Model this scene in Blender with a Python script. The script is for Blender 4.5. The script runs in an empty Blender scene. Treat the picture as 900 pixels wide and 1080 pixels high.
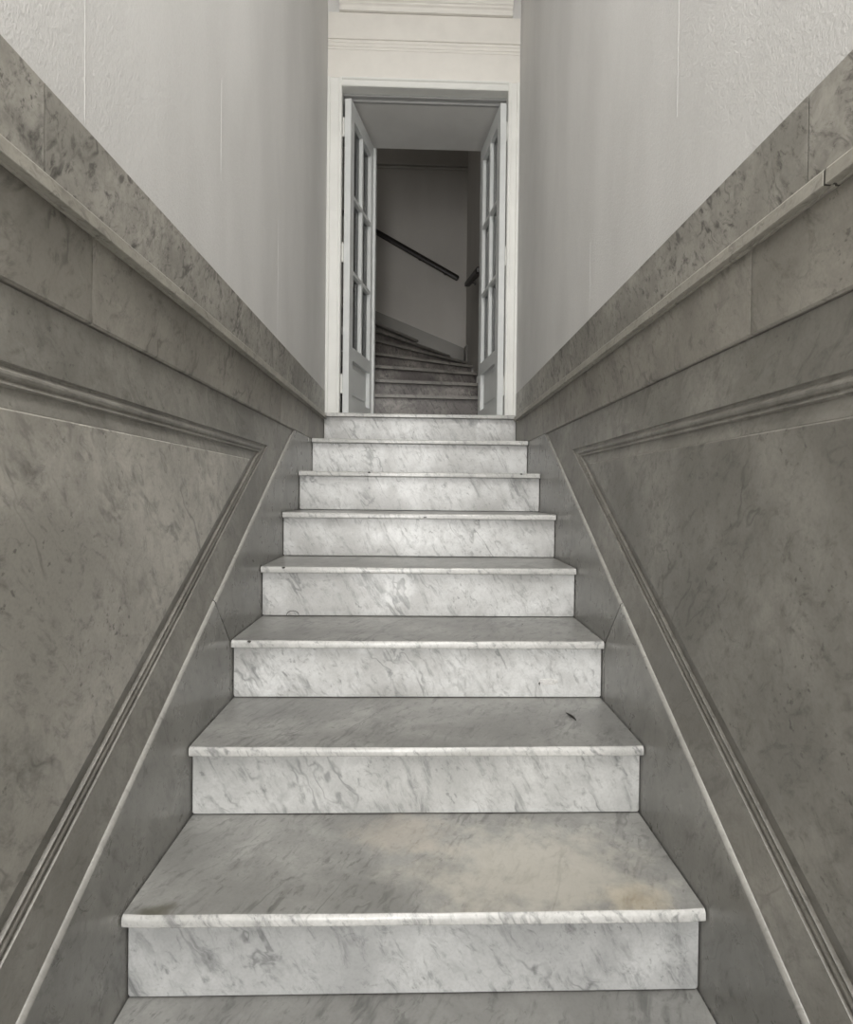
import bpy, bmesh, math, random
from mathutils import Vector, Matrix

S = bpy.context.scene
COL = S.collection
ZO = 1.191                      # height of the eye above the vestibule floor; survey heights below are relative to the eye


# ------------------------------------------------------------------ helpers
def V(x, y, z):
    return Vector((x, y, z + ZO))


def new_bm():
    return bmesh.new()


def loft(bm, loops):
    """closed solid through a list of equally long closed loops of points"""
    rows = [[bm.verts.new(p) for p in lp] for lp in loops]
    n = len(rows[0])
    for a, b in zip(rows, rows[1:]):
        for i in range(n):
            j = (i + 1) % n
            bm.faces.new((a[i], a[j], b[j], b[i]))
    bm.faces.new(rows[0][::-1])
    bm.faces.new(rows[-1])
    return rows


def box(bm, x0, x1, y0, y1, z0, z1, c=0.0):
    vs = {}
    g = bmesh.ops.create_cube(bm, size=1.0)
    for v in g['verts']:
        v.co = Vector(((x0 + x1) / 2 + v.co.x * (x1 - x0), (y0 + y1) / 2 + v.co.y * (y1 - y0), (z0 + z1) / 2 + v.co.z * (z1 - z0) + ZO))
    if c > 0:
        es = list({e for v in g['verts'] for e in v.link_edges})
        bmesh.ops.bevel(bm, geom=es, offset=c, segments=2, affect='EDGES', profile=0.6)


def prism_yz(bm, pts, x0, x1):
    loft(bm, [[V(x0, y, z) for y, z in pts], [V(x1, y, z) for y, z in pts]])


def prism_xz(bm, pts, y0, y1):
    loft(bm, [[V(x, y0, z) for x, z in pts], [V(x, y1, z) for x, z in pts]])


def prism_xy(bm, pts, z0, z1):
    loft(bm, [[V(x, y, z0) for x, y in pts], [V(x, y, z1) for x, y in pts]])


def tube(bm, a, b, r0, r1=None, n=16):
    r1 = r0 if r1 is None else r1
    a = Vector(a); b = Vector(b); d = (b - a).normalized()
    u = d.orthogonal().normalized(); w = d.cross(u)
    loft(bm, [[p + (u * math.cos(2 * math.pi * k / n) + w * math.sin(2 * math.pi * k / n)) * r for k in range(n)] for p, r in ((a, r0), (b, r1))])


def empty(name, loc, label=None, cat=None, group=None, kind=None):
    o = bpy.data.objects.new(name, None)
    COL.objects.link(o)
    o.location = loc
    tag(o, label, cat, group, kind)
    return o


def tag(o, label=None, cat=None, group=None, kind=None):
    for k, v in (('label', label), ('category', cat), ('group', group), ('kind', kind)):
        if v:
            o[k] = v
    return o


def obj(name, bm, mat, parent=None, smooth=False, bevel=0.0, seg=2):
    """ONE mesh object; bm is in world coordinates; its origin sits at the parent's base (or its own centre bottom)"""
    bmesh.ops.recalc_face_normals(bm, faces=bm.faces[:])
    me = bpy.data.meshes.new(name)
    if parent is not None:
        chain = Vector((0, 0, 0)); q = parent
        while q is not None:
            chain += q.location; q = q.parent
        base = chain
    else:
        xs = [v.co for v in bm.verts]
        base = Vector((sum(v.x for v in xs) / len(xs), sum(v.y for v in xs) / len(xs), min(v.z for v in xs)))
    for v in bm.verts:
        v.co -= base
    bm.to_mesh(me); bm.free()
    o = bpy.data.objects.new(name, me)
    COL.objects.link(o)
    if parent is not None:
        o.parent = parent
    else:
        o.location = base
    me.materials.append(mat)
    if smooth:
        for p in me.polygons:
            p.use_smooth = True
    if bevel:
        m = o.modifiers.new('bevel', 'BEVEL'); m.width = bevel; m.segments = seg; m.limit_method = 'ANGLE'; m.angle_limit = math.radians(40)
        for p in me.polygons:
            p.use_smooth = True
        wn = o.modifiers.new('wn', 'WEIGHTED_NORMAL'); wn.keep_sharp = True
    return o


# ------------------------------------------------------------------ materials
class NT:
    def __init__(self, name):
        self.m = bpy.data.materials.new(name); self.m.use_nodes = True
        self.t = self.m.node_tree; self.n = self.t.nodes; self.l = self.t.links
        self.b = self.n['Principled BSDF']

    def node(self, typ, ins=None, **kw):
        nd = self.n.new(typ)
        for k, v in kw.items():
            setattr(nd, k, v)
        for k, v in (ins or {}).items():
            s = nd.inputs[k]
            if isinstance(v, bpy.types.NodeSocket):
                self.l.new(v, s)
            else:
                s.default_value = v
        return nd

    def math(self, op, a, b=0.0, c=0.0, clamp=False):
        return self.node('ShaderNodeMath', {0: a, 1: b, 2: c}, operation=op, use_clamp=clamp).outputs[0]

    def vmath(self, op, a, b=(0, 0, 0)):
        return self.node('ShaderNodeVectorMath', {0: a, 1: b}, operation=op).outputs[0]

    def mix(self, f, a, b):
        nd = self.node('ShaderNodeMix', data_type='RGBA')
        for s, v in ((nd.inputs[0], f), (nd.inputs[6], a), (nd.inputs[7], b)):
            if isinstance(v, bpy.types.NodeSocket):
                self.l.new(v, s)
            else:
                s.default_value = v if not isinstance(v, tuple) else (*v[:3], 1)
        return nd.outputs[2]

    def noise(self, vec, scale, detail=4.0, rough=0.55, dist=0.0):
        return self.node('ShaderNodeTexNoise', {'Vector': vec, 'Scale': scale, 'Detail': detail, 'Roughness': rough, 'Distortion': dist}).outputs['Fac']

    def ramp(self, f, a, b):
        return self.node('ShaderNodeMapRange', {'Value': f, 'From Min': a, 'From Max': b, 'To Min': 0.0, 'To Max': 1.0}, interpolation_type='SMOOTHSTEP').outputs[0]


def coords(k):
    tc = k.node('ShaderNodeTexCoord').outputs['Object']
    oi = k.node('ShaderNodeObjectInfo').outputs['Random']
    off = k.node('ShaderNodeCombineXYZ', {0: k.math('MULTIPLY', oi, 37.0), 1: k.math('MULTIPLY', oi, 71.0), 2: k.math('MULTIPLY', oi, 19.0)}).outputs[0]
    return tc, k.vmath('ADD', tc, off)


def marble(name, light, mid, vein, axis, angle, scale=1.0, vein_amt=0.8, streak_amt=0.6, rough=0.38, spots=0.5, stretch=(0.22, 1, 1), stain=None, warm=None, mott=1.0, bump=0.03, grain=0.35):
    k = NT(name)
    tc, p = coords(k)
    r = k.node('ShaderNodeVectorRotate', {'Vector': p, 'Angle': angle}, rotation_type=axis).outputs[0]
    ps = k.vmath('MULTIPLY', r, stretch)
    warp = k.noise(p, 6 * scale, 3, 0.5)
    wv = k.node('ShaderNodeCombineXYZ', {0: k.math('MULTIPLY', warp, 0.10), 1: k.math('MULTIPLY', warp, 0.07), 2: k.math('MULTIPLY', warp, -0.08)}).outputs[0]
    pw = k.vmath('ADD', ps, wv)
    # clouds
    n1 = k.noise(p, 3.2 * scale, 6, 0.6, 0.4)
    n2 = k.noise(p, 17 * scale, 7, 0.7, 0.8)
    nf = k.noise(k.vmath('ADD', k.vmath('MULTIPLY', r, tuple(1 - (1 - q) * 0.8 for q in stretch)), wv), 46 * scale, 6, 0.7, 0.4)
    base = k.mix(k.ramp(n1, 0.32, 0.68), mid, light)
    base = k.mix(k.math('MULTIPLY', k.ramp(n2, 0.40, 0.68), 0.45 * mott), base, mid)
    base = k.mix(k.math('MULTIPLY', k.ramp(nf, 0.50, 0.72), grain), base, vein)
    # long soft streaks
    n3 = k.noise(pw, 16 * scale, 6, 0.68, 0.25)
    st = k.ramp(n3, 0.53, 0.72)
    m3 = k.ramp(k.noise(p, 4.5 * scale, 2), 0.36, 0.62)
    base = k.mix(k.math('MULTIPLY', k.math('MULTIPLY', st, m3), streak_amt), base, vein)
    # thin crisp veins
    n4 = k.noise(pw, 6.5 * scale, 4, 0.55, 0.25)
    ridge = k.math('ABSOLUTE', k.math('SUBTRACT', n4, 0.5))
    v1 = k.math('SUBTRACT', 1.0, k.ramp(ridge, 0.0, 0.022))
    m4 = k.ramp(k.noise(p, 5.0 * scale, 3), 0.46, 0.62)
    base = k.mix(k.math('MULTIPLY', k.math('MULTIPLY', v1, m4), vein_amt), base, vein)
    # small dark flecks
    n5 = k.noise(k.vmath('MULTIPLY', r, (0.5, 1, 1)), 75 * scale, 3, 0.6)
    m5 = k.ramp(k.noise(p, 7 * scale, 2), 0.45, 0.65)
    base = k.mix(k.math('MULTIPLY', k.math('MULTIPLY', k.ramp(n5, 0.60, 0.70), m5), spots), base, vein)
    # age: fine grain
    n6 = k.noise(p, 160, 2, 0.5)
    base = k.mix(k.math('MULTIPLY', k.ramp(n6, 0.35, 0.75), 0.10), base, vein)
    for (c, rad, colr, amt) in (stain or []):  # stains, and a painted patch of light
        d = k.node('ShaderNodeVectorMath', {0: k.vmath('DIVIDE', k.vmath('SUBTRACT', tc, c), rad)}, operation='LENGTH').outputs['Value']
        dn = k.math('ADD', d, k.math('MULTIPLY', k.math('SUBTRACT', k.noise(tc, 18, 4, 0.6), 0.5), 1.5))
        f = k.math('MULTIPLY', k.math('SUBTRACT', 1.0, k.ramp(dn, 0.25, 1.0)), amt)
        base = k.mix(f, base, colr)
    k.l.new(base, k.b.inputs['Base Color'])
    rn = k.math('ADD', rough - 0.08, k.math('MULTIPLY', n2, 0.2))
    k.l.new(rn, k.b.inputs['Roughness'])
    bp = k.node('ShaderNodeBump', {'Strength': bump * 5, 'Distance': 0.002, 'Height': k.noise(p, 40, 5, 0.6)})
    k.l.new(bp.outputs[0], k.b.inputs['Normal'])
    return k.m


def plaster(name, c1, c2, weave=True):
    k = NT(name)
    tc, p = coords(k)
    n = k.noise(k.vmath('MULTIPLY', tc, (1, 1, 0.35)), 3.0, 5, 0.6)
    base = k.mix(k.ramp(n, 0.3, 0.7), c1, c2)
    fine = k.noise(k.vmath('MULTIPLY', tc, (1, 1, 0.6)), 230, 3, 0.65)
    blot = k.noise(tc, 75, 5, 0.75)
    h = k.math('ADD', k.math('MULTIPLY', fine, 0.6), k.math('MULTIPLY', blot, 0.7))
    base = k.mix(k.math('MULTIPLY', k.ramp(fine, 0.35, 0.7), 0.14), base, tuple(c * 0.7 for c in c1))
    k.l.new(base, k.b.inputs['Base Color'])
    k.b.inputs['Roughness'].default_value = 0.75
    bp = k.node('ShaderNodeBump', {'Strength': 0.55 if weave else 0.08, 'Distance': 0.004, 'Height': h})
    k.l.new(bp.outputs[0], k.b.inputs['Normal'])
    return k.m


def paint(name, c, rough=0.42, var=0.06):
    k = NT(name)
    tc, p = coords(k)
    n = k.noise(p, 9, 5, 0.6)
    k.l.new(k.mix(k.ramp(n, 0.3, 0.75), c, tuple(x * (1 - var) for x in c)), k.b.inputs['Base Color'])
    k.b.inputs['Roughness'].default_value = rough
    bp = k.node('ShaderNodeBump', {'Strength': 0.06, 'Distance': 0.002, 'Height': k.noise(p, 60, 4, 0.6)})
    k.l.new(bp.outputs[0], k.b.inputs['Normal'])
    return k.m


def glass(name):
    k = NT(name)
    k.n.remove(k.b)
    out = k.n['Material Output']
    fr = k.node('ShaderNodeFresnel', {'IOR': 1.5}).outputs[0]
    wob = k.noise(k.node('ShaderNodeTexCoord').outputs['Object'], 7, 2)
    bp = k.node('ShaderNodeBump', {'Strength': 0.05, 'Distance': 0.01, 'Height': wob}).outputs[0]
    tr = k.node('ShaderNodeBsdfTransparent', {'Color': (0.86, 0.90, 0.88, 1)}).outputs[0]
    gl = k.node('ShaderNodeBsdfGlossy', {'Roughness': 0.02, 'Normal': bp}).outputs[0]
    mx = k.node('ShaderNodeMixShader', {0: fr, 1: tr, 2: gl}).outputs[0]
    k.l.new(mx, out.inputs['Surface'])
    return k.m


R = math.radians
WHITE_L, WHITE_M, WHITE_V = (0.74, 0.745, 0.738), (0.50, 0.50, 0.485), (0.11, 0.115, 0.115)
M_riser_low = marble('darker_white_marble_riser', (0.55, 0.555, 0.55), (0.36, 0.363, 0.36), (0.10, 0.105, 0.105), 'Y_AXIS', R(-56), 1.15, vein_amt=0.55, streak_amt=0.65, rough=0.28, grain=0.55)  # darker tone for the lowest risers
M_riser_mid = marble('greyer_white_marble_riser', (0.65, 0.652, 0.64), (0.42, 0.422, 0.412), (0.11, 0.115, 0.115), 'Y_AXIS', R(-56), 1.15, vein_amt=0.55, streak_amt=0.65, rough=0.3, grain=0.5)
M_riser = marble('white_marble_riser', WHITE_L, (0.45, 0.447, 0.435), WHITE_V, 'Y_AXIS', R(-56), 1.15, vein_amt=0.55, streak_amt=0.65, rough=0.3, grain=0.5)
M_nosing_lit = marble('white_marble_nosing_lit', (0.64, 0.635, 0.615), (0.45, 0.447, 0.43), WHITE_V, 'Y_AXIS', R(-58), 1.3, vein_amt=0.5, streak_amt=0.6, rough=0.22, grain=0.6)  # bright edge of the nosings put into a paler colour
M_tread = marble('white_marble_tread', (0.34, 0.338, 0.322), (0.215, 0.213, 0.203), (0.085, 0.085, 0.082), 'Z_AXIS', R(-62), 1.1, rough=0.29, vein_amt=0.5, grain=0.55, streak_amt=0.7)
YEL = (0.62, 0.47, 0.24)
M_tread1 = marble('white_marble_tread_stained_lit', (0.37, 0.368, 0.35), (0.23, 0.228, 0.216), (0.085, 0.085, 0.08), 'Z_AXIS', R(-62), 1.1, rough=0.29, vein_amt=0.5, grain=0.55, streak_amt=0.7,
                  stain=[((0.44, 0.035, 0.18), (0.09, 0.06, 0.05), YEL, 0.26), ((0.25, 0.12, 0.18), (0.34, 0.22, 0.1), (0.62, 0.585, 0.51), 0.5),  # the wide pale patch paints warm light on the tread's right
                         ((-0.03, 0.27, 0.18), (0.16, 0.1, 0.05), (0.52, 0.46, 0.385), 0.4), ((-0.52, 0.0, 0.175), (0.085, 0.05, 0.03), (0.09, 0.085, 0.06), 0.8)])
GREY_L, GREY_M, GREY_V = (0.325, 0.311, 0.280), (0.190, 0.181, 0.161), (0.036, 0.033, 0.029)
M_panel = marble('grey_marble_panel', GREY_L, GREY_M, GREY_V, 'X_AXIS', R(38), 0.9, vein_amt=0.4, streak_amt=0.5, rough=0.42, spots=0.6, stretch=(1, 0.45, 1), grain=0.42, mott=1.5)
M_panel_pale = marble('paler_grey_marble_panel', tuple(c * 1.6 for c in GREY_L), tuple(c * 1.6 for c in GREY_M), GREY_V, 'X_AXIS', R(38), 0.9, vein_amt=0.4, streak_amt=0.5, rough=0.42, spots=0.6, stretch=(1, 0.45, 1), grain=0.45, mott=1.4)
M_frame = marble('grey_marble_frame', GREY_L, GREY_M, GREY_V, 'X_AXIS', R(38), 0.9, vein_amt=0.3, streak_amt=0.35, rough=0.40, spots=0.4, stretch=(1, 0.4, 1), grain=0.38, mott=1.4)
M_skirt = marble('grey_marble_skirting', (0.29, 0.284, 0.265), (0.19, 0.186, 0.172), GREY_V, 'X_AXIS', R(60), 0.9, vein_amt=0.3, streak_amt=0.4, rough=0.27, grain=0.5, spots=0.4, stretch=(1, 0.3, 1))
M_arris_lit = marble('grey_marble_polished_arris_lit', (0.40, 0.392, 0.365), (0.30, 0.293, 0.272), GREY_V, 'X_AXIS', R(60), 0.9, vein_amt=0.2, streak_amt=0.2, rough=0.2, grain=0.3, spots=0.2, stretch=(1, 0.3, 1))  # paler than the skirting: doorway light on the bevel, put into the colour
M_frieze = marble('grey_marble_frieze', (0.36, 0.34, 0.30), (0.235, 0.22, 0.193), GREY_V, 'X_AXIS', R(-55), 0.9, grain=0.45, vein_amt=0.5, streak_amt=0.4, rough=0.42, spots=0.5, stretch=(1, 0.35, 1))
M_band = marble('grey_marble_band', (0.41, 0.392, 0.352), (0.24, 0.228, 0.202), (0.035, 0.032, 0.028), 'X_AXIS', R(-55), 1.2, grain=0.85, mott=1.5, vein_amt=0.7, streak_amt=1.0, rough=0.42, spots=0.7, stretch=(1, 0.3, 1))
M_cap = marble('grey_marble_cap', (0.42, 0.40, 0.35), (0.31, 0.295, 0.255), GREY_V, 'X_AXIS', R(10), 1.5, vein_amt=0.3, streak_amt=0.3, rough=0.4, spots=0.5, stretch=(1, 0.3, 1))
M_wind = marble('brown_mottled_marble', (0.28, 0.262, 0.24), (0.10, 0.088, 0.083), (0.012, 0.010, 0.010), 'Y_AXIS', R(-55), 1.3, vein_amt=0.8, streak_amt=0.95, spots=0.9, mott=1.8, grain=0.85)
M_wnose = marble('brown_mottled_marble_nosing', (0.24, 0.225, 0.205), (0.15, 0.14, 0.127), (0.03, 0.027, 0.025), 'Y_AXIS', R(-30), 1.6, spots=0.8)
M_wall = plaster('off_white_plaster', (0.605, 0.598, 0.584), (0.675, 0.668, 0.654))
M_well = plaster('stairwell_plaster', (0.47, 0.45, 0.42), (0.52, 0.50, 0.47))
M_ceil = plaster('ceiling_plaster', (0.62, 0.61, 0.59), (0.68, 0.67, 0.65), False)
M_trim = paint('cream_paint', (0.76, 0.735, 0.69))
M_case = paint('casing_white_paint', (0.74, 0.74, 0.71))
M_door = paint('door_white_paint', (0.64, 0.655, 0.65))
M_head = paint('grey_head_paint', (0.36, 0.36, 0.355))
M_wskirt = paint('stairwell_skirting_paint', (0.20, 0.19, 0.17))
M_rail = paint('black_brown_wood', (0.012, 0.009, 0.008), 0.45)
M_iron = paint('dark_iron', (0.05, 0.048, 0.045), 0.5)
M_floor = marble('vestibule_floor_marble', (0.55, 0.545, 0.525), (0.40, 0.395, 0.38), WHITE_V, 'Z_AXIS', R(-40), 0.8)
M_land = marble('landing_floor_marble', (0.45, 0.44, 0.42), (0.32, 0.31, 0.30), WHITE_V, 'Z_AXIS', R(-40), 0.8)
M_scrap = paint('dead_leaf', (0.025, 0.02, 0.016), 0.7)
M_chip = paint('chip_dirt', (0.05, 0.047, 0.04), 0.8)
M_patch = marble('fresh_broken_marble', (0.74, 0.73, 0.71), (0.5, 0.49, 0.47), WHITE_V, 'Y_AXIS', R(-30), 3.0)
M_glass = glass('clear_pane_glass')

# ------------------------------------------------------------------ stair geometry from the survey
HW = 0.575
D1, T, H1, RI, OV = 1.1008, 0.31827, 0.8208, 0.18488, 0.0298
YB = -2.6                       # street end of the hall
TH = 0.0235                     # tread slab thickness


def nose(i):
    return (3.374, 0.475) if i == 8 else (D1 + T * (i - 1), -H1 + RI * (i - 1))


def tread_bm(i):
    y, z = nose(i)
    y2 = 3.436 if i == 8 else nose(i + 1)[0] + OV + 0.05
    r = 0.0095
    prof = [(y2, z - TH), (y2, z)]
    for k in range(6):
        a = math.pi / 2 + k / 5 * math.pi / 2
        prof.append((y + r + r * math.cos(a), z - r + r * math.sin(a)))
    for k in range(4):
        a = math.pi + k / 3 * math.pi / 2
        prof.append((y + 0.004 + 0.004 * math.cos(a), z - TH + 0.004 + 0.004 * math.sin(a)))
    bm = new_bm()
    w = HW - 0.0030 if i < 8 else 0.5745
    # slightly worn, wavy nosing: several stations across the width
    rnd = random.Random(i * 7 + 3)
    N = 24
    loops = []
    for s in range(N + 1):
        x = -w + 2 * w * s / N
        e = min(s, N - s)
        wear = -0.0016 * math.sin(math.pi * s / N) ** 2 + rnd.uniform(-0.0004, 0.0004)
        cut = 0.003 if e == 0 else 0.0
        loops.append([V(x, py + (cut if py < y + 0.02 else 0), pz + (wear if pz > z - 0.012 and py < y + 0.12 else 0)) for py, pz in prof])
    loft(bm, loops)
    return bm


def riser_bm(i):
    y, z = nose(i)
    zl = nose(i - 1)[1] if i > 0 else z - RI
    if i == 8:
        zl = nose(7)[1]
    bm = new_bm()
    w = HW - 0.0018
    y0 = y + OV
    c = 0.006
    # rounded lower corners like the worn slabs
    def pts(ins):
        a = w - ins
        b = zl + 0.0022 + ins
        t = z - TH - 0.0006
        return [(-a, t), (-a, b + c), (-a + c * .3, b + c * .3), (-a + c, b), (a - c, b), (a - c * .3, b + c * .3), (a, b + c), (a, t)]
    loft(bm, [[V(x, yy, zz) for x, zz in pts(ins)] for yy, ins in ((y0 + 0.018, 0.0), (y0 + 0.0025, 0.0), (y0, 0.002))])
    return bm


STEP_LABEL = {
    0: 'lowest marble step in view, its tread just below the riser with a bluish sheen',
    1: 'broad marble step with a yellow stain at the right end of its nosing',
    2: 'marble step with a tiny dark scrap lying on its tread near the right wall',
    3: 'marble step with a pale chipped hollow low on the right of its riser',
    4: 'marble step with a small dark loop mark at the lower left of its riser',
    5: 'marble step directly above the one with the dark loop mark on its riser',
    6: 'marble step with its tread nearly at eye level, third below the door sill step',
    7: 'marble step just above eye level, its riser second under the door sill',
    8: 'topmost white marble step, forming the sill under the glazed double doors',
}
STEP_LABEL[6] = 'marble step two below the door sill, with a dark nick left on its nosing'
STEP_LABEL[7] = 'marble step immediately below the door sill step'

steps = {}
for i in range(0, 9):
    y, z = nose(i)
    zl = nose(i - 1)[1] if i > 0 else z - RI
    root = empty('marble_step', (0, y, zl + ZO), STEP_LABEL[i], 'step', 'white marble steps between the panelled walls')
    steps[i] = root
    obj('tread', tread_bm(i), M_tread1 if i == 1 else M_tread, root, smooth=False)
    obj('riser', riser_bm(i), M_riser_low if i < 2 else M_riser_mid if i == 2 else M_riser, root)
for i in steps:                      # round the nosings' shading
    for ch in steps[i].children:
        if ch.name.startswith('tread'):
            for pgn in ch.data.polygons:
                pgn.use_smooth = True
                if pgn.normal.y < -0.35:
                    pgn.material_index = 1  # front faces take the painted edge light
            ch.data.materials.append(M_nosing_lit)
            m = ch.modifiers.new('es', 'EDGE_SPLIT'); m.split_angle = R(38)


def chip(step, x, y, z, sx, sy, sz, mat=M_chip, name='chip', seed=1, n=9, flat='y'):
    rnd = random.Random(seed)
    bm = new_bm()
    ring = []
    for k in range(n):
        a = 2 * math.pi * k / n
        q = rnd.uniform(0.65, 1.1)
        ring.append((math.cos(a) * q, math.sin(a) * q))
    if flat == 'y':
        lo = [[V(x + a * sx * s, y + d * sy, z + b * sz * s) for a, b in ring] for d, s in ((0.5, 1.0), (-0.2, 1.0), (-0.5, 0.7))]
    else:
        lo = [[V(x + a * sx * s, y + b * sy * s, z + d * sz) for a, b in ring] for d, s in ((-0.5, 1.0), (0.2, 1.0), (0.5, 0.7))]
    loft(bm, lo)
    return obj(name, bm, mat, step)


# nicks on the nosings and the broken patch on the third riser
chip(steps[4], -0.49, nose(4)[0] + 0.001, nose(4)[1] - 0.004, 0.006, 0.003, 0.004, seed=2)
chip(steps[3], -0.517, nose(3)[0] + 0.001, nose(3)[1] - 0.003, 0.007, 0.003, 0.004, seed=3)
chip(steps[6], -0.242, nose(6)[0] + 0.001, nose(6)[1] - 0.004, 0.008, 0.003, 0.0045, seed=4)
chip(steps[6], 0.48, nose(6)[0] + 0.001, nose(6)[1] - 0.004, 0.006, 0.003, 0.004, seed=5)
chip(steps[5], 0.02, nose(5)[0] + 0.001, nose(5)[1] - 0.016, 0.010, 0.003, 0.004, seed=8)
tag(chip(steps[3], 0.405, nose(3)[0] + OV, nose(2)[1] + 0.052, 0.032, 0.003, 0.012, M_patch, 'chipped_patch', 6, 13), 'pale broken hollow')
chip(steps[3], 0.378, nose(3)[0] + OV, nose(2)[1] + 0.046, 0.003, 0.0025, 0.008, M_chip, 'chip', 7)
# loop-shaped mark at the foot of the fourth riser
bm = new_bm()
pp = []
cy = nose(4)[0] + OV - 0.0008
for k in range(15):
    a = math.pi * k / 14
    pp.append(V(-0.462 - 0.022 * math.cos(a), cy, nose(3)[1] + 0.004 + 0.016 * math.sin(a)))
for a, b in zip(pp, pp[1:]):
    tube(bm, a, b, 0.0012, n=6)
obj('loop_mark', bm, M_chip, steps[4])

# scrap on the second tread
y2, z2 = nose(2)
bm = new_bm()
px, py = 0.437, 1.615
lo = []
for k in range(9):
    t = k / 8
    w = 0.0042 * math.sin(math.pi * min(max(t, 0.05), 0.95)) + 0.0006
    c = V(px - 0.006 + 0.014 * t, py + 0.026 - 0.052 * t, z2 + 0.0012 + 0.003 * math.sin(math.pi * t))
    lo.append([c + Vector((w, 0, 0)), c + Vector((0, 0, 0.0018)), c + Vector((-w, 0, 0)), c + Vector((0, 0, -0.0008))])
loft(bm, lo)
tag(obj('leaf_scrap', bm, M_scrap, smooth=True), 'tiny dark dry leaf scrap lying on a marble tread near the right wall', 'litter')


# ------------------------------------------------------------------ marble wainscot on both walls
SL = 0.5956                      # slope of the skirting


def skirt_z(y):
    return -0.3170 + SL * (y - 1.60)


Y_TOP = 1.60 + (0.286 + 0.317) / SL          # skirting line meets the frieze
PF = 1.012                                   # frame plane lies 8 mm behind the skirting plane


def offset_poly(pts, s):
    n = len(pts); out = []
    area = sum(pts[i][0] * pts[(i + 1) % n][1] - pts[(i + 1) % n][0] * pts[i][1] for i in range(n))
    sg = 1 if area > 0 else -1
    for i in range(n):
        p0, p1, p2 = Vector(pts[i - 1]), Vector(pts[i]), Vector(pts[(i + 1) % n])
        d1 = (p1 - p0).normalized(); d2 = (p2 - p1).normalized()
        n1 = Vector((-d1.y, d1.x)) * sg; n2 = Vector((-d2.y, d2.x)) * sg
        b = (n1 + n2); b = b / (1 + n1.dot(n2))
        out.append(p1 + b * s)
    return [(p.x, p.y) for p in out]


def loft_x(bm, sgn, layers):
    loft(bm, [[V(sgn * x, y, z) for y, z in pts] for x, pts in layers])


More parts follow.
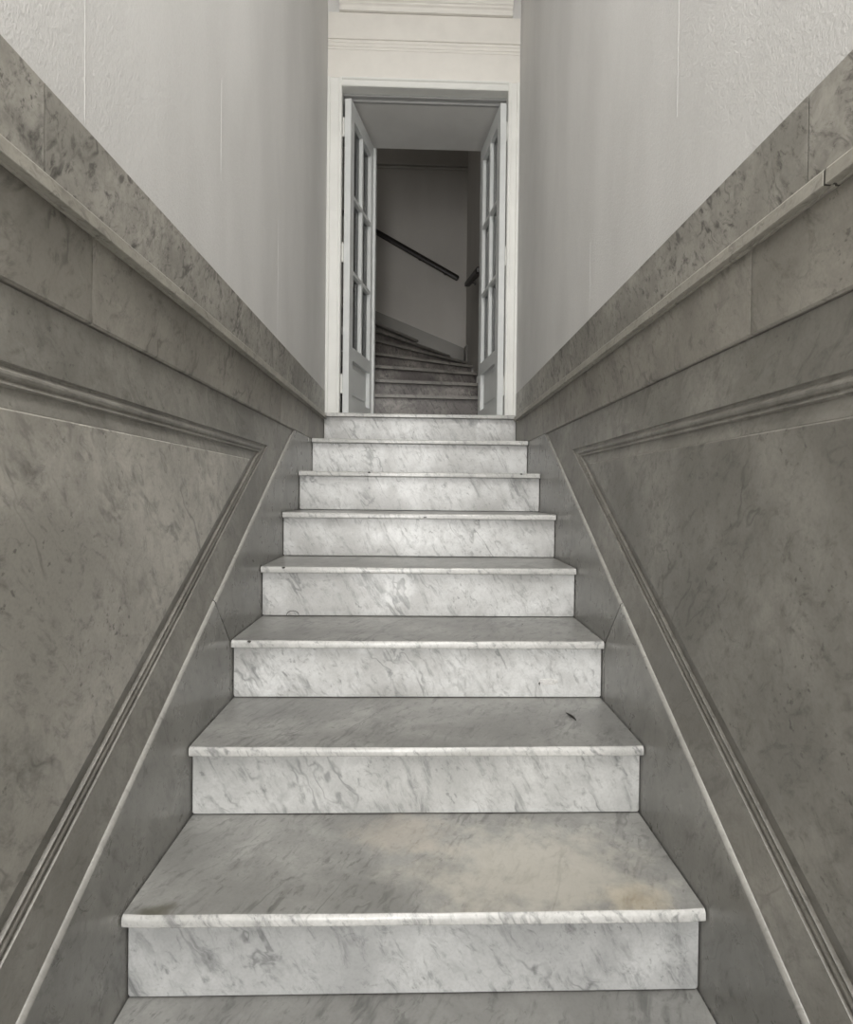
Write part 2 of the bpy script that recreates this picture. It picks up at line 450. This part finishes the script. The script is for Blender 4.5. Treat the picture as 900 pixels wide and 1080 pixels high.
def wainscot(sgn, side):
    root = empty('marble_wainscot', (sgn * 0.60, 0.4, 0.0), 'grey veined marble panelling covering the lower %s wall beside the stairs' % side, 'wainscot', 'marble panelling flanking the stairs')
    XB = 0.5995
    # --- skirting, two slabs meeting at a joint square to the slope
    j_top = (1.617, skirt_z(1.617)); j_bot = (1.745, -0.459)
    yflat = 1.60 + (-0.98 + 0.317) / SL
    c = 0.013
    for part in (0, 1):
        g = 0.0028
        if part == 0:
            full = [(YB + 0.02, -1.19), (YB + 0.02, -0.98), (yflat, -0.98), (j_top[0] - g, j_top[1]), (j_bot[0] - g, j_bot[1]), (1.745 - g, -1.19)]
            topidx = (1, 2, 3)
        else:
            full = [(1.745 + g, -1.19), (j_bot[0] + g, j_bot[1]), (j_top[0] + g, j_top[1]), (Y_TOP, 0.2848), (3.428, 0.2848), (3.428, -1.19)]
            topidx = (2, 3)
        def inset(q_):
            out = []
            for q, (a_, b_) in enumerate(full):
                if q in topidx:
                    if part == 1 and q == 3:
                        out.append((Y_TOP + q_ / SL, 0.2848))
                    else:
                        out.append((a_, b_ - q_))
                else:
                    out.append((a_, b_))
            return out
        layers = [(XB, full), (0.5842, full)]
        for q in range(1, 7):
            an = q / 6 * math.pi / 2
            layers.append((0.5842 - 0.0088 * math.sin(an), inset(c * (1 - math.cos(an)))))
        bm = new_bm()
        loft_x(bm, sgn, layers)
        so = obj('skirting_slab', bm, M_skirt, root, smooth=True)
        so.data.materials.append(M_arris_lit)
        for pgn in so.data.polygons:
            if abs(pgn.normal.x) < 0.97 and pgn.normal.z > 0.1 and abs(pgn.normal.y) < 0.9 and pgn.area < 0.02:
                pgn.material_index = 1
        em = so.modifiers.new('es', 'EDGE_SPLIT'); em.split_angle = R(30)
    # --- frame: field between frieze and skirting with a hole for the panel
    A = (2.158 * PF, 0.1755 * PF); ms = 0.612
    y0 = 0.12
    outer = [A, (y0, A[1]), (y0, A[1] - ms * (A[0] - y0))]
    bm = new_bm()
    ring_o = [(YB + 0.02, 0.2845), (Y_TOP, 0.2845), (yflat, -0.979), (YB + 0.02, -0.979)]
    XF = 0.5835
    # built as three strips that butt together
    prism_yz(bm, [(YB + 0.02, 0.2845), (Y_TOP - 0.002, 0.2845), (A[0], A[1]), (y0, A[1]), (YB + 0.02, A[1])], sgn * XB, sgn * XF)
    zc = outer[2][1]
    ys = 1.60 + (zc + 0.317) / SL
    prism_yz(bm, [(A[0], A[1]), (Y_TOP - 0.002, 0.2845), (max(ys, yflat), max(zc, -0.979)), (y0, max(zc, -0.979)) if False else (y0 + 0.0, max(zc, -0.979) if zc > -0.979 else -0.979), (y0, zc) if zc > -0.979 else (y0 + (-0.979 - zc) / ms, -0.979)], sgn * XB, sgn * XF)
    prism_yz(bm, [(YB + 0.02, A[1]), (y0, A[1]), (y0, -0.979), (YB + 0.02, -0.979)], sgn * XB, sgn * XF)
    obj('frame_slab', bm, M_frame, root)
    # --- moulding swept round the panel, mitred
    prof = [(0.0, 0.0), (0.0018, -0.0050), (0.0060, -0.0055), (0.0090, -0.0030), (0.0125, -0.0008), (0.0165, -0.0004), (0.0205, -0.0022), (0.0240, -0.0055), (0.0275, -0.0052), (0.0285, 0.0000), (0.0315, 0.0006), (0.0345, -0.0055), (0.0450, -0.0040), (0.0640, -0.0008), (0.0645, -0.0012)]
    bm = new_bm()
    rows = []
    for s, hgt in prof:
        rows.append([bm.verts.new(V(sgn * (XF - hgt), y, z)) for y, z in offset_poly(outer, s)])
    back = [[bm.verts.new(V(sgn * (XB - 0.001), y, z)) for y, z in offset_poly(outer, s)] for s in (0.0645, 0.0)]
    seq = rows + back
    for q in range(len(seq)):
        a, b = seq[q], seq[(q + 1) % len(seq)]
        for i in range(3):
            j = (i + 1) % 3
            bm.faces.new((a[i], a[j], b[j], b[i]))
    obj('panel_moulding', bm, M_frame, root)
    # --- the sunk field panel
    inn = offset_poly(outer, 0.0648)
    inn2 = offset_poly(outer, 0.0680)
    bm = new_bm()
    loft_x(bm, sgn, [(XB - 0.001, inn), (XF + 0.0002, inn), (XF - 0.0030, inn2)])
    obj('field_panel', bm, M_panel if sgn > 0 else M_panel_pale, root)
    # --- frieze slabs
    cuts = [YB + 0.02, 1.003, 2.352, 3.428] if sgn < 0 else [YB + 0.02, 0.992, 2.36, 3.428]
    for a, b in zip(cuts, cuts[1:]):
        g = 0.0017
        full = [(a + g, 0.286), (b - g, 0.286), (b - g, 0.437), (a + g, 0.437)]
        fr = [(a + g, 0.2895), (b - g, 0.2895), (b - g, 0.437), (a + g, 0.437)]
        bm = new_bm()
        loft_x(bm, sgn, [(XB, full), (0.5785, full), (0.5750, fr)])
        obj('frieze_slab', bm, M_frieze, root)
    # --- projecting cap moulding
    prof = [(0.5985, 0.4375), (0.5725, 0.4375), (0.5705, 0.4420), (0.5665, 0.4445), (0.5635, 0.4450), (0.5570, 0.4390), (0.5545, 0.4392), (0.5530, 0.4415), (0.5530, 0.4600), (0.5545, 0.4622), (0.5985, 0.4622)]
    prof = [(0.5985, 0.4375), (0.5705, 0.4375), (0.5690, 0.4400), (0.5640, 0.4400), (0.5625, 0.4375), (0.5545, 0.4375), (0.5532, 0.4385), (0.5535, 0.4580), (0.5555, 0.4612), (0.5985, 0.4615)]
    runs = [(YB + 0.02, 3.370)] if sgn < 0 else [(0.786, 3.370), (YB + 0.02, 0.7820)]
    for q, (a, b) in enumerate(runs):
        sh = 0.0 if q == 0 else 0.0012
        bm = new_bm()
        n = 40
        rnd = random.Random(11 + q)
        loops = []
        for s in range(n + 1):
            yy = a + (b - a) * s / n
            w = rnd.uniform(-0.0006, 0.0006)
            loops.append([V(sgn * (x + sh + (w if x < 0.56 else 0)), yy, z + sh * 0.3) for x, z in prof])
        loft(bm, loops)
        obj('cap_moulding', bm, M_cap, root)
    if sgn > 0:
        bm = new_bm()
        loft(bm, [[V(x + 0.0008, yy, z) for x, z in prof] for yy in (0.7824, 0.7857)])
        obj('dark_gap_fill', bm, M_chip, root)  # dark sliver that paints the shade inside the open gap
    # --- upper band slabs
    cuts = [YB + 0.02, 0.878, 2.225, 3.425] if sgn < 0 else [YB + 0.02, 0.850, 2.21, 3.425]
    for a, b in zip(cuts, cuts[1:]):
        g = 0.0017
        zb = 0.462
        full = [(a + g, zb), (b - g, zb), (b - g, 0.612), (a + g, 0.612)]
        fr = [(a + g, zb), (b - g, zb), (b - g, 0.6095), (a + g, 0.6095)]
        if b > 3.4:      # leave room for the sill step under the last slab
            pass
        bm = new_bm()
        loft_x(bm, sgn, [(XB, full), (0.5772, full), (0.5752, fr)])
        obj('upper_slab', bm, M_band, root)
    return root


wainscot(-1, 'left')
wainscot(1, 'right')

# ------------------------------------------------------------------ the hall shell
ZC = 3.35


def side_wall(sgn, name, seams):
    bm = new_bm()
    pts = [(0.60, -1.23), (0.60, 0.6135), (0.5785, 0.6135), (0.5785, ZC + 0.1), (0.76, ZC + 0.1), (0.76, -1.23)]
    prism_xz(bm, [(sgn * x, z) for x, z in pts], YB, 3.44)
    for y, z0, z1, w in seams:
        prism_yz(bm, [(y - w, z0), (y + w, z0), (y + w * 0.6, z1), (y - w * 0.6, z1)], sgn * 0.580, sgn * 0.5780)
    return tag(obj(name, bm, M_wall), 'pale plastered wall on the %s of the stair, above the marble' % ('left' if sgn < 0 else 'right'), 'wall', None, 'structure')


side_wall(-1, 'wall_left', [(0.986, 0.62, 1.3, 0.0007), (1.645, 0.88, 1.17, 0.0020), (2.3, 0.62, 1.1, 0.0008)])
side_wall(1, 'wall_right', [(1.306, 0.875, 1.9, 0.0019), (1.968, 0.62, 0.88, 0.0020)])

bm = new_bm()
box(bm, -0.76, 0.76, YB - 0.2, 3.44, ZC, ZC + 0.12)
tag(obj('ceiling', bm, M_ceil), 'plain ceiling high over the stair, above the frame of the photo', 'ceiling', None, 'structure')
bm = new_bm()
box(bm, -0.76, 0.76, YB - 0.2, nose(0)[0] + OV + 0.3, -1.25, -1.191)
tag(obj('floor', bm, M_floor), 'entrance floor at the foot of the marble stair', 'floor', None, 'structure')
# street end wall with its tall open doorway
bm = new_bm()
box(bm, -0.76, -0.52, YB - 0.16, YB, -1.191, ZC)
box(bm, 0.52, 0.76, YB - 0.16, YB, -1.191, ZC)
box(bm, -0.52, 0.52, YB - 0.16, YB, 2.05, ZC)
tag(obj('wall_front', bm, M_wall), 'street end wall of the hall behind the viewer with an open doorway', 'wall', None, 'structure')

# wall round the glazed doors
bm = new_bm()
box(bm, -0.76, -0.502, 3.442, 3.53, 0.4745, ZC)
box(bm, 0.520, 0.76, 3.442, 3.53, 0.4745, ZC)
box(bm, -0.502, 0.520, 3.442, 3.53, 2.432, ZC)
box(bm, -0.76, 0.76, 3.440, 3.53, -1.2, 0.4745)
tag(obj('wall_back', bm, M_wall), 'end wall at the head of the stair, holding the glazed doors', 'wall', None, 'structure')

# casing
t = empty('trim_1', (0, 3.43, 0.479 + ZO), 'white painted casing framing the glazed double doors', 'door casing', None, 'structure')
for sgn, xi, xo in ((-1, -0.489, -0.5735), (1, 0.507, 0.5735)):
    bm = new_bm()
    a, b = sorted((abs(xi), abs(xo)))
    prof = [(a, 3.50), (a, 3.434), (a + 0.004, 3.430), (a + 0.016, 3.430), (a + 0.019, 3.434), (b - 0.018, 3.434), (b - 0.014, 3.427), (b, 3.427), (b, 3.4415), (a + 0.012, 3.4415), (a + 0.012, 3.50)]
    prism_xy(bm, [(sgn * x, y) for x, y in prof], 0.4765, 2.4748)
    obj('casing_jamb', bm, M_case, t)
bm = new_bm()
prof = [(3.50, 2.426), (3.434, 2.426), (3.430, 2.430), (3.430, 2.440), (3.434, 2.443), (3.434, 2.463), (3.426, 2.468), (3.424, 2.4748), (3.4415, 2.4748), (3.4415, 2.4315), (3.50, 2.4315)]
prism_yz(bm, prof, -0.4885, 0.5065)
obj('casing_head', bm, M_case, t)
bm = new_bm()
box(bm, -0.488, 0.506, 3.502, 3.530, 2.414, 2.4315)
box(bm, -0.488, 0.506, 3.531, 3.548, 2.402, 2.4315)
obj('head_rebate', bm, M_head, t)

# frieze board, fillet and cornice over the doors
bm = new_bm()
box(bm, -0.5735, 0.5735, 3.4325, 3.4415, 2.4752, 2.858)
o2 = obj('trim_2', bm, M_trim)
tag(o2, 'cream frieze board over the glazed doors, with shallow ridges across it', 'frieze board', None, 'structure')
bm = new_bm()
for z0, z1, d in ((2.640, 2.650, 0.003), (2.657, 2.672, 0.004), (2.680, 2.694, 0.004), (2.700, 2.713, 0.008)):
    prism_yz(bm, [(3.4325, z0 - 0.002), (3.4325 - d, z0), (3.4325 - d, z1), (3.4325, z1 + 0.004)], -0.572, 0.572)
obj('ridge_moulding', bm, M_trim, o2)
bm = new_bm()
prof = [(3.4415, 2.860), (3.415, 2.860), (3.412, 2.866), (3.412, 2.880), (3.416, 2.884), (3.414, 2.889), (3.405, 2.895), (3.404, 2.905), (3.396, 2.910), (3.396, 2.918), (3.386, 2.935), (3.372, 2.955), (3.360, 2.985), (3.360, 3.02), (3.4415, 3.02)]
prism_yz(bm, prof, -0.506, 0.524)
tag(obj('trim_3', bm, M_trim), 'cream stepped cornice above the frieze board over the doors', 'cornice', None, 'structure')

# ------------------------------------------------------------------ glazed double doors
def leaf(name, P0, P1, thick, sgn, label, astragal):
    """P0 hinge corner, P1 lock corner of the inner face; thickness goes away from the opening"""
    root = empty(name, (P0[0], P0[1], 0.4795 + ZO), label, 'door', None, 'structure')
    a = Vector((P0[0], P0[1], 0)); b = Vector((P1[0], P1[1], 0))
    L = (b - a).length; u = (b - a).normalized()
    w = Vector((-u.y, u.x, 0)) * (1 if sgn < 0 else -1)     # towards the reveal
    if w.x * sgn < 0:
        w = -w

    def bx(bm, u0, u1, w0, w1, z0, z1, ch=0.0):
        def q(uu, ww, zz):
            p = a + u * uu + w * ww
            return V(p.x, p.y, zz)
        if ch:
            loft(bm, [[q(u0, w1, z0), q(u1, w1, z0), q(u1, w1, z1), q(u0, w1, z1)],
                      [q(u0, w0 + ch, z0), q(u1, w0 + ch, z0), q(u1, w0 + ch, z1), q(u0, w0 + ch, z1)],
                      [q(u0 + ch, w0, z0 + ch), q(u1 - ch, w0, z0 + ch), q(u1 - ch, w0, z1 - ch), q(u0 + ch, w0, z1 - ch)]])
        else:
            loft(bm, [[q(u0, w0, z0), q(u1, w0, z0), q(u1, w0, z1), q(u0, w0, z1)], [q(u0, w1, z0), q(u1, w1, z0), q(u1, w1, z1), q(u0, w1, z1)]])
    zb, zt = 0.487, 2.374
    sw = 0.068
    g0, g1 = 0.897, 2.276                      # glazed height
    um = L / 2
    bm = new_bm(); bx(bm, 0, sw, 0, thick, zb, zt); obj('hinge_stile', bm, M_door, root)
    bm = new_bm(); bx(bm, L - sw, L, 0, thick, zb, zt); obj('lock_stile', bm, M_door, root)
    bm = new_bm(); bx(bm, sw, L - sw, 0, thick, g1, zt); obj('top_rail', bm, M_door, root)
    bm = new_bm(); bx(bm, sw, L - sw, 0, thick, 0.817, g0); obj('lock_rail', bm, M_door, root)
    bm = new_bm(); bx(bm, sw, L - sw, 0, thick, zb, 0.575); obj('bottom_rail', bm, M_door, root)
    bm = new_bm(); bx(bm, sw, L - sw, thick * 0.62, thick * 0.85, 0.575, 0.817)
    bx(bm, sw + 0.035, L - sw - 0.035, thick * 0.42, thick * 0.62, 0.61, 0.782, 0.006); obj('lower_panel', bm, M_door, root)
    bm = new_bm(); bx(bm, um - 0.013, um + 0.013, 0.001, thick - 0.001, g0, g1); obj('muntin', bm, M_door, root)
    hz = [g0 + (g1 - g0) * q / 3 for q in (1, 2)]
    for z in hz:
        bm = new_bm()
        bx(bm, sw, um - 0.013, 0.001, thick - 0.001, z - 0.011, z + 0.011)
        bx(bm, um + 0.013, L - sw, 0.001, thick - 0.001, z - 0.011, z + 0.011)
        obj('muntin', bm, M_door, root)
    zz = [g0] + hz + [g1]
    for r in range(3):
        for (ua, ub) in ((sw, um - 0.013), (um + 0.013, L - sw)):
            bm = new_bm()
            bx(bm, ua, ub, thick * 0.62, thick * 0.62 + 0.003, zz[r] + (0.011 if r else 0), zz[r + 1] - (0.011 if r < 2 else 0))
            obj('window_pane', bm, M_glass, root)
    if astragal:
        bm = new_bm(); bx(bm, L - 0.018, L + 0.008, -0.015, 0.0, zb + 0.004, zt - 0.012); obj('cover_strip', bm, M_door, root)
    for z in (0.66, 1.45, 2.20):
        bm = new_bm()
        p = a + w * (thick + 0.006) + u * -0.004
        tube(bm, V(p.x, p.y, z - 0.055), V(p.x, p.y, z + 0.055), 0.006, n=12)
        tube(bm, V(p.x, p.y, z + 0.055), V(p.x, p.y, z + 0.064), 0.006, 0.002, n=12)
        obj('hinge', bm, M_case, root)
    return root


leaf('door_1', (-0.437, 3.462), (-0.335, 3.950), 0.039, -1, 'left leaf of the white glazed double doors, swung open away from the stairs', True)
leaf('door_2', (0.465, 3.462), (0.398, 3.955), 0.037, 1, 'right leaf of the white glazed double doors, swung open away from the stairs', False)

# ------------------------------------------------------------------ landing and winding stair beyond
YW = 5.92                        # back wall of the stairwell
XR = 0.466
bm = new_bm()
box(bm, -0.60, 0.62, 3.535, 4.12, 0.42, 0.475)
tag(obj('floor_landing', bm, M_land), 'small landing floor between the glazed doors and the winding steps', 'floor', None, 'structure')
bm = new_bm()
box(bm, -0.72, 0.74, 3.55, 4.00, 2.403, 2.46)
tag(obj('ceiling_landing', bm, M_ceil), 'low flat ceiling just inside the glazed doors', 'ceiling', None, 'structure')
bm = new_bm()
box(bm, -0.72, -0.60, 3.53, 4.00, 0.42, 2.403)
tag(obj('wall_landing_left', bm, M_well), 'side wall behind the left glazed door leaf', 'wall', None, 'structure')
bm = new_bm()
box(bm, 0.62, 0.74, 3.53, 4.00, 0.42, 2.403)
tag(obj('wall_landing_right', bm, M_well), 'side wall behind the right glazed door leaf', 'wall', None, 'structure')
ZT = 4.3
bm = new_bm()
box(bm, -1.90, XR + 0.15, YW, YW + 0.12, 0.3, ZT)
box(bm, -1.90, XR, YW - 0.022, YW, 3.352, 3.368)
box(bm, -1.90, XR, YW - 0.034, YW, 3.380, 3.402)
tag(obj('wall_stairwell_back', bm, M_well), 'dim grey wall of the winding stairwell, carrying the long dark handrail', 'wall', None, 'structure')
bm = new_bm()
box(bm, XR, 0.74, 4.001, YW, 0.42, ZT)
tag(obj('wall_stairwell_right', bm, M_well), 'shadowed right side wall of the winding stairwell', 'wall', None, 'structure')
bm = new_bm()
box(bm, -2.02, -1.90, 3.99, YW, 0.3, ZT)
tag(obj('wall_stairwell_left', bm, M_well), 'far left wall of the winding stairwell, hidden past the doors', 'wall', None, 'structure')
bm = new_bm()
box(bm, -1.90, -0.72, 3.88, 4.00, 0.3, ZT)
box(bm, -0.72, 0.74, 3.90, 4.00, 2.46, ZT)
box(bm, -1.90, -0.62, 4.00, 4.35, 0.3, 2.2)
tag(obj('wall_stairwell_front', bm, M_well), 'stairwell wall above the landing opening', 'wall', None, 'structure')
bm = new_bm()
box(bm, -2.0, 0.74, 3.9, YW + 0.1, ZT, ZT + 0.1)
tag(obj('ceiling_stairwell', bm, M_well), 'high ceiling over the winding stair', 'ceiling', None, 'structure')

# winders: nosing lines found from the survey, each (height, left point, right point)
W = [(0.69, (-0.318, 3.957), (0.396, 3.992)), (0.84, (-0.338, 4.196), (0.424, 4.283)), (0.99, (-0.355, 4.400), (0.453, 4.607)),
     (1.14, (-0.373, 4.613), (0.212, 4.896)), (1.29, (-0.386, 4.765), (0.432, 5.514)), (1.44, (-0.405, 4.985), (0.305, 5.899)),
     (1.59, (-0.429, 5.284), (-0.020, 5.913)), (1.74, (-0.70, 5.30), (-0.42, 5.915))]


def along(p, q, x):
    t = (x - p[0]) / (q[0] - p[0])
    return (x, p[1] + t * (q[1] - p[1]))


WL = ['lowest winding step beyond the open doors, grey mottled marble',
      'second winding step up beyond the open doors, dark mottled marble',
      'third winding step up beyond the open doors, dark mottled marble',
      'fourth winding step up beyond the open doors, tilting down to the right',
      'fifth winding step up beyond the open doors, a narrow dark sliver',
      'sixth winding step, turning left against the stairwell skirting',
      'seventh winding step, a thin dark wedge under the skirting',
      'uppermost winding step, mostly behind the left door leaf']
XLEFT = -0.615
for i, (z, a, b) in enumerate(W):
    xl = XLEFT if i < 7 else -0.9
    pl = along(a, b, xl)
    pr = along(a, b, XR - 0.004)
    YM = YW - 0.018
    if pr[1] > YM:
        t = (YM - a[1]) / (b[1] - a[1]); pr = (a[0] + t * (b[0] - a[0]), YM)
    # back edge follows the next nosing plus an overlap
    if i + 1 < len(W):
        _, a2, b2 = W[i + 1]
        ql = along(a2, b2, xl); qr = along(a2, b2, XR - 0.004)
        if qr[1] > YM - 0.07:
            t = (YM - 0.07 - a2[1]) / (b2[1] - a2[1]); qr = (a2[0] + t * (b2[0] - a2[0]), YM - 0.07)
        ov = 0.035
        ql = (ql[0], ql[1] + ov); qr = (qr[0], min(qr[1] + ov, YM))
        poly = [pl, pr]
        if pr[1] < YM - 1e-4 and qr[0] < XR - 0.01:
            poly += [(XR - 0.004, YM)]
        elif qr[1] < YM - 1e-6 and False:
            pass
        if qr[0] < pr[0] - 0.01 or qr[1] >= YM - 0.04:
            poly += [(qr[0], YM)] if qr[0] < pr[0] - 1e-3 else []
        poly += [qr, ql]
    else:
        poly = [pl, pr, (xl, YM)]
    # drop duplicate corners
    cl = []
    for q in poly:
        if not cl or (Vector(q) - Vector(cl[-1])).length > 1e-3:
            cl.append(q)
    poly = cl
    d = Vector((pr[0] - pl[0], pr[1] - pl[1])).normalized(); nrm = Vector((-d.y, d.x))
    zl = W[i - 1][0] if i else 0.475
    root = empty('winding_step', (0.0, pl[1], zl + ZO), WL[i], 'step', 'winding marble steps beyond the doors')
    bm = new_bm()
    th = 0.022
    loft(bm, [[V(x, y, z - th) for x, y in poly], [V(x, y, z) for x, y in poly]])
    obj('tread', bm, M_wnose, root)
    bm = new_bm()
    r0 = Vector(pl) + nrm * 0.03; r1 = Vector(pr) + nrm * 0.03
    if r1.y > YM:
        t = (YM - 0.001 - r0.y) / (r1.y - r0.y); r1 = r0 + (r1 - r0) * t
    if r1.x > XR - 0.004:
        t = (XR - 0.004 - r0.x) / (r1.x - r0.x); r1 = r0 + (r1 - r0) * t
    e0 = r0 + nrm * 0.012; e1 = r1 + nrm * 0.012
    if e1.y > YM:
        e1.y = YM
    foot = zl + 0.0015
    loft(bm, [[V(q.x, q.y, foot) for q in (r0, r1, e1, e0)], [V(q.x, q.y, z - th - 0.0005) for q in (r0, r1, e1, e0)]])
    obj('riser', bm, M_wind, root)

# raking skirting on the stairwell wall
bm = new_bm()
def sk(x):
    return 1.508 + (x - 0.491) * (1.887 - 1.508) / (-0.473 - 0.491)
def skb(x):
    return sk(x) - 0.30
prism_xz(bm, [(-1.0, skb(-1.0)), (XR - 0.022, skb(XR) ), (XR - 0.022, sk(XR)), (-1.0, sk(-1.0))], YW - 0.016, YW - 0.0005)
prism_yz(bm, [(YW - 0.0005, skb(XR)), (5.66, skb(XR) - 0.04), (5.66, sk(XR) - 0.03), (YW - 0.0005, sk(XR))], XR - 0.018, XR - 0.0005)
tag(obj('baseboard_stairwell', bm, M_wskirt), 'dark raking skirting board along the foot of the stairwell wall', 'skirting board', None, 'structure')


def handrail(p, q, wall_dir, label, at):
    root = empty('handrail', p, label, 'handrail', 'handrails of the winding stair')
    p = Vector(p); q = Vector(q)
    bm = new_bm()
    d = (q - p).normalized(); up = Vector((0, 0, 1)); s = d.cross(up).normalized(); nu = s.cross(d)
    prof = [(-0.020, -0.024), (0.020, -0.024), (0.024, -0.008), (0.022, 0.010), (0.012, 0.022), (-0.012, 0.022), (-0.022, 0.010), (-0.024, -0.008)]
    stations = [(p - d * 0.0, 0.6), (p + d * 0.012, 1.0), (q - d * 0.012, 1.0), (q, 0.6)]
    loft(bm, [[c + s * (a * k) + nu * (b * k) for a, b in prof] for c, k in stations])
    obj('rail', bm, M_rail, root)
    for t in at:
        c = p + (q - p) * t
        wv = Vector(wall_dir)
        bm = new_bm()
        tube(bm, c - wv * 0.0255, c + wv * 0.058, 0.006, n=10)
        tube(bm, c + wv * 0.055, c + wv * 0.0640, 0.018, n=16)
        b = obj('bracket', bm, M_iron, root)
    return root


handrail(V(-0.95, YW - 0.065, 2.673 + 0.473 * 0.55), V(0.380, YW - 0.065, 2.215), (0, 1, 0), 'long dark wooden handrail sloping down across the stairwell wall', (0.12, 0.70, 0.9))
handrail(V(XR - 0.065, 4.02, 1.585), V(XR - 0.065, 5.03, 1.857), (1, 0, 0), 'short dark handrail on the right stairwell wall beside the right door leaf', (0.12, 0.90))

# ------------------------------------------------------------------ light
w = bpy.data.worlds.new('world'); S.world = w; w.use_nodes = True
bg = w.node_tree.nodes['Background']
bg.inputs[0].default_value = (0.97, 0.985, 1.0, 1)
bg.inputs[1].default_value = 1.0


def area(name, loc, rot, sx, sy, power, col=(1, 1, 1), portal=False):
    l = bpy.data.lights.new(name, 'AREA'); l.shape = 'RECTANGLE'; l.size = sx; l.size_y = sy; l.energy = power; l.color = col
    o = bpy.data.objects.new(name, l); COL.objects.link(o); o.location = loc; o.rotation_euler = rot
    if portal:
        l.cycles.is_portal = True
    return o


area('doorway_daylight', V(-0.22, YB - 0.05, 0.10), (R(90), 0, 0), 0.58, 2.5, 86, (1.0, 0.985, 0.96))
area('overhead_fill', V(0.2, -0.75, ZC - 0.02), (0, 0, 0), 0.62, 3.4, 100, (1.0, 0.985, 0.96))  # added overhead fill for the walls and treads; the ceiling is closed
area('stairwell_fill', V(-1.35, 5.0, 4.2), (0, 0, 0), 0.5, 0.5, 1.5, (1.0, 0.95, 0.88))  # added weak fill, no known source, out of view

# ------------------------------------------------------------------ camera from the survey
yaw, pitch, roll = 0.0291553, -0.0122906, 0.0111929
r = Vector((math.cos(yaw), -math.sin(yaw), 0)); f = Vector((math.sin(yaw), math.cos(yaw), 0)); u = Vector((0, 0, 1))
f2 = f * math.cos(pitch) + u * math.sin(pitch); u2 = u * math.cos(pitch) - f * math.sin(pitch)
r3 = r * math.cos(roll) + u2 * math.sin(roll); u3 = u2 * math.cos(roll) - r * math.sin(roll)
cd = bpy.data.cameras.new('camera'); cam = bpy.data.objects.new('camera', cd); COL.objects.link(cam)
Mx = Matrix((r3, u3, -f2)).transposed().to_4x4(); Mx.translation = V(-0.008047, 0, 0)
cam.matrix_world = Mx
cd.sensor_fit = 'HORIZONTAL'; cd.sensor_width = 36.0; cd.lens = 600 / 900 * 36.0
cd.shift_x = -8.8955 / 900; cd.shift_y = -11.4434 / 900
cd.clip_start = 0.02; cd.clip_end = 100
S.camera = cam
S.view_settings.view_transform = 'Standard'; S.view_settings.look = 'None'; S.view_settings.gamma = 1.0
S.view_settings.use_curve_mapping = False
S.view_settings.exposure = 0.08
S.cycles.max_bounces = 10; S.cycles.diffuse_bounces = 7; S.cycles.glossy_bounces = 4; S.cycles.transparent_max_bounces = 12
S.cycles.use_denoising = True
S.cycles.sample_clamp_indirect = 8
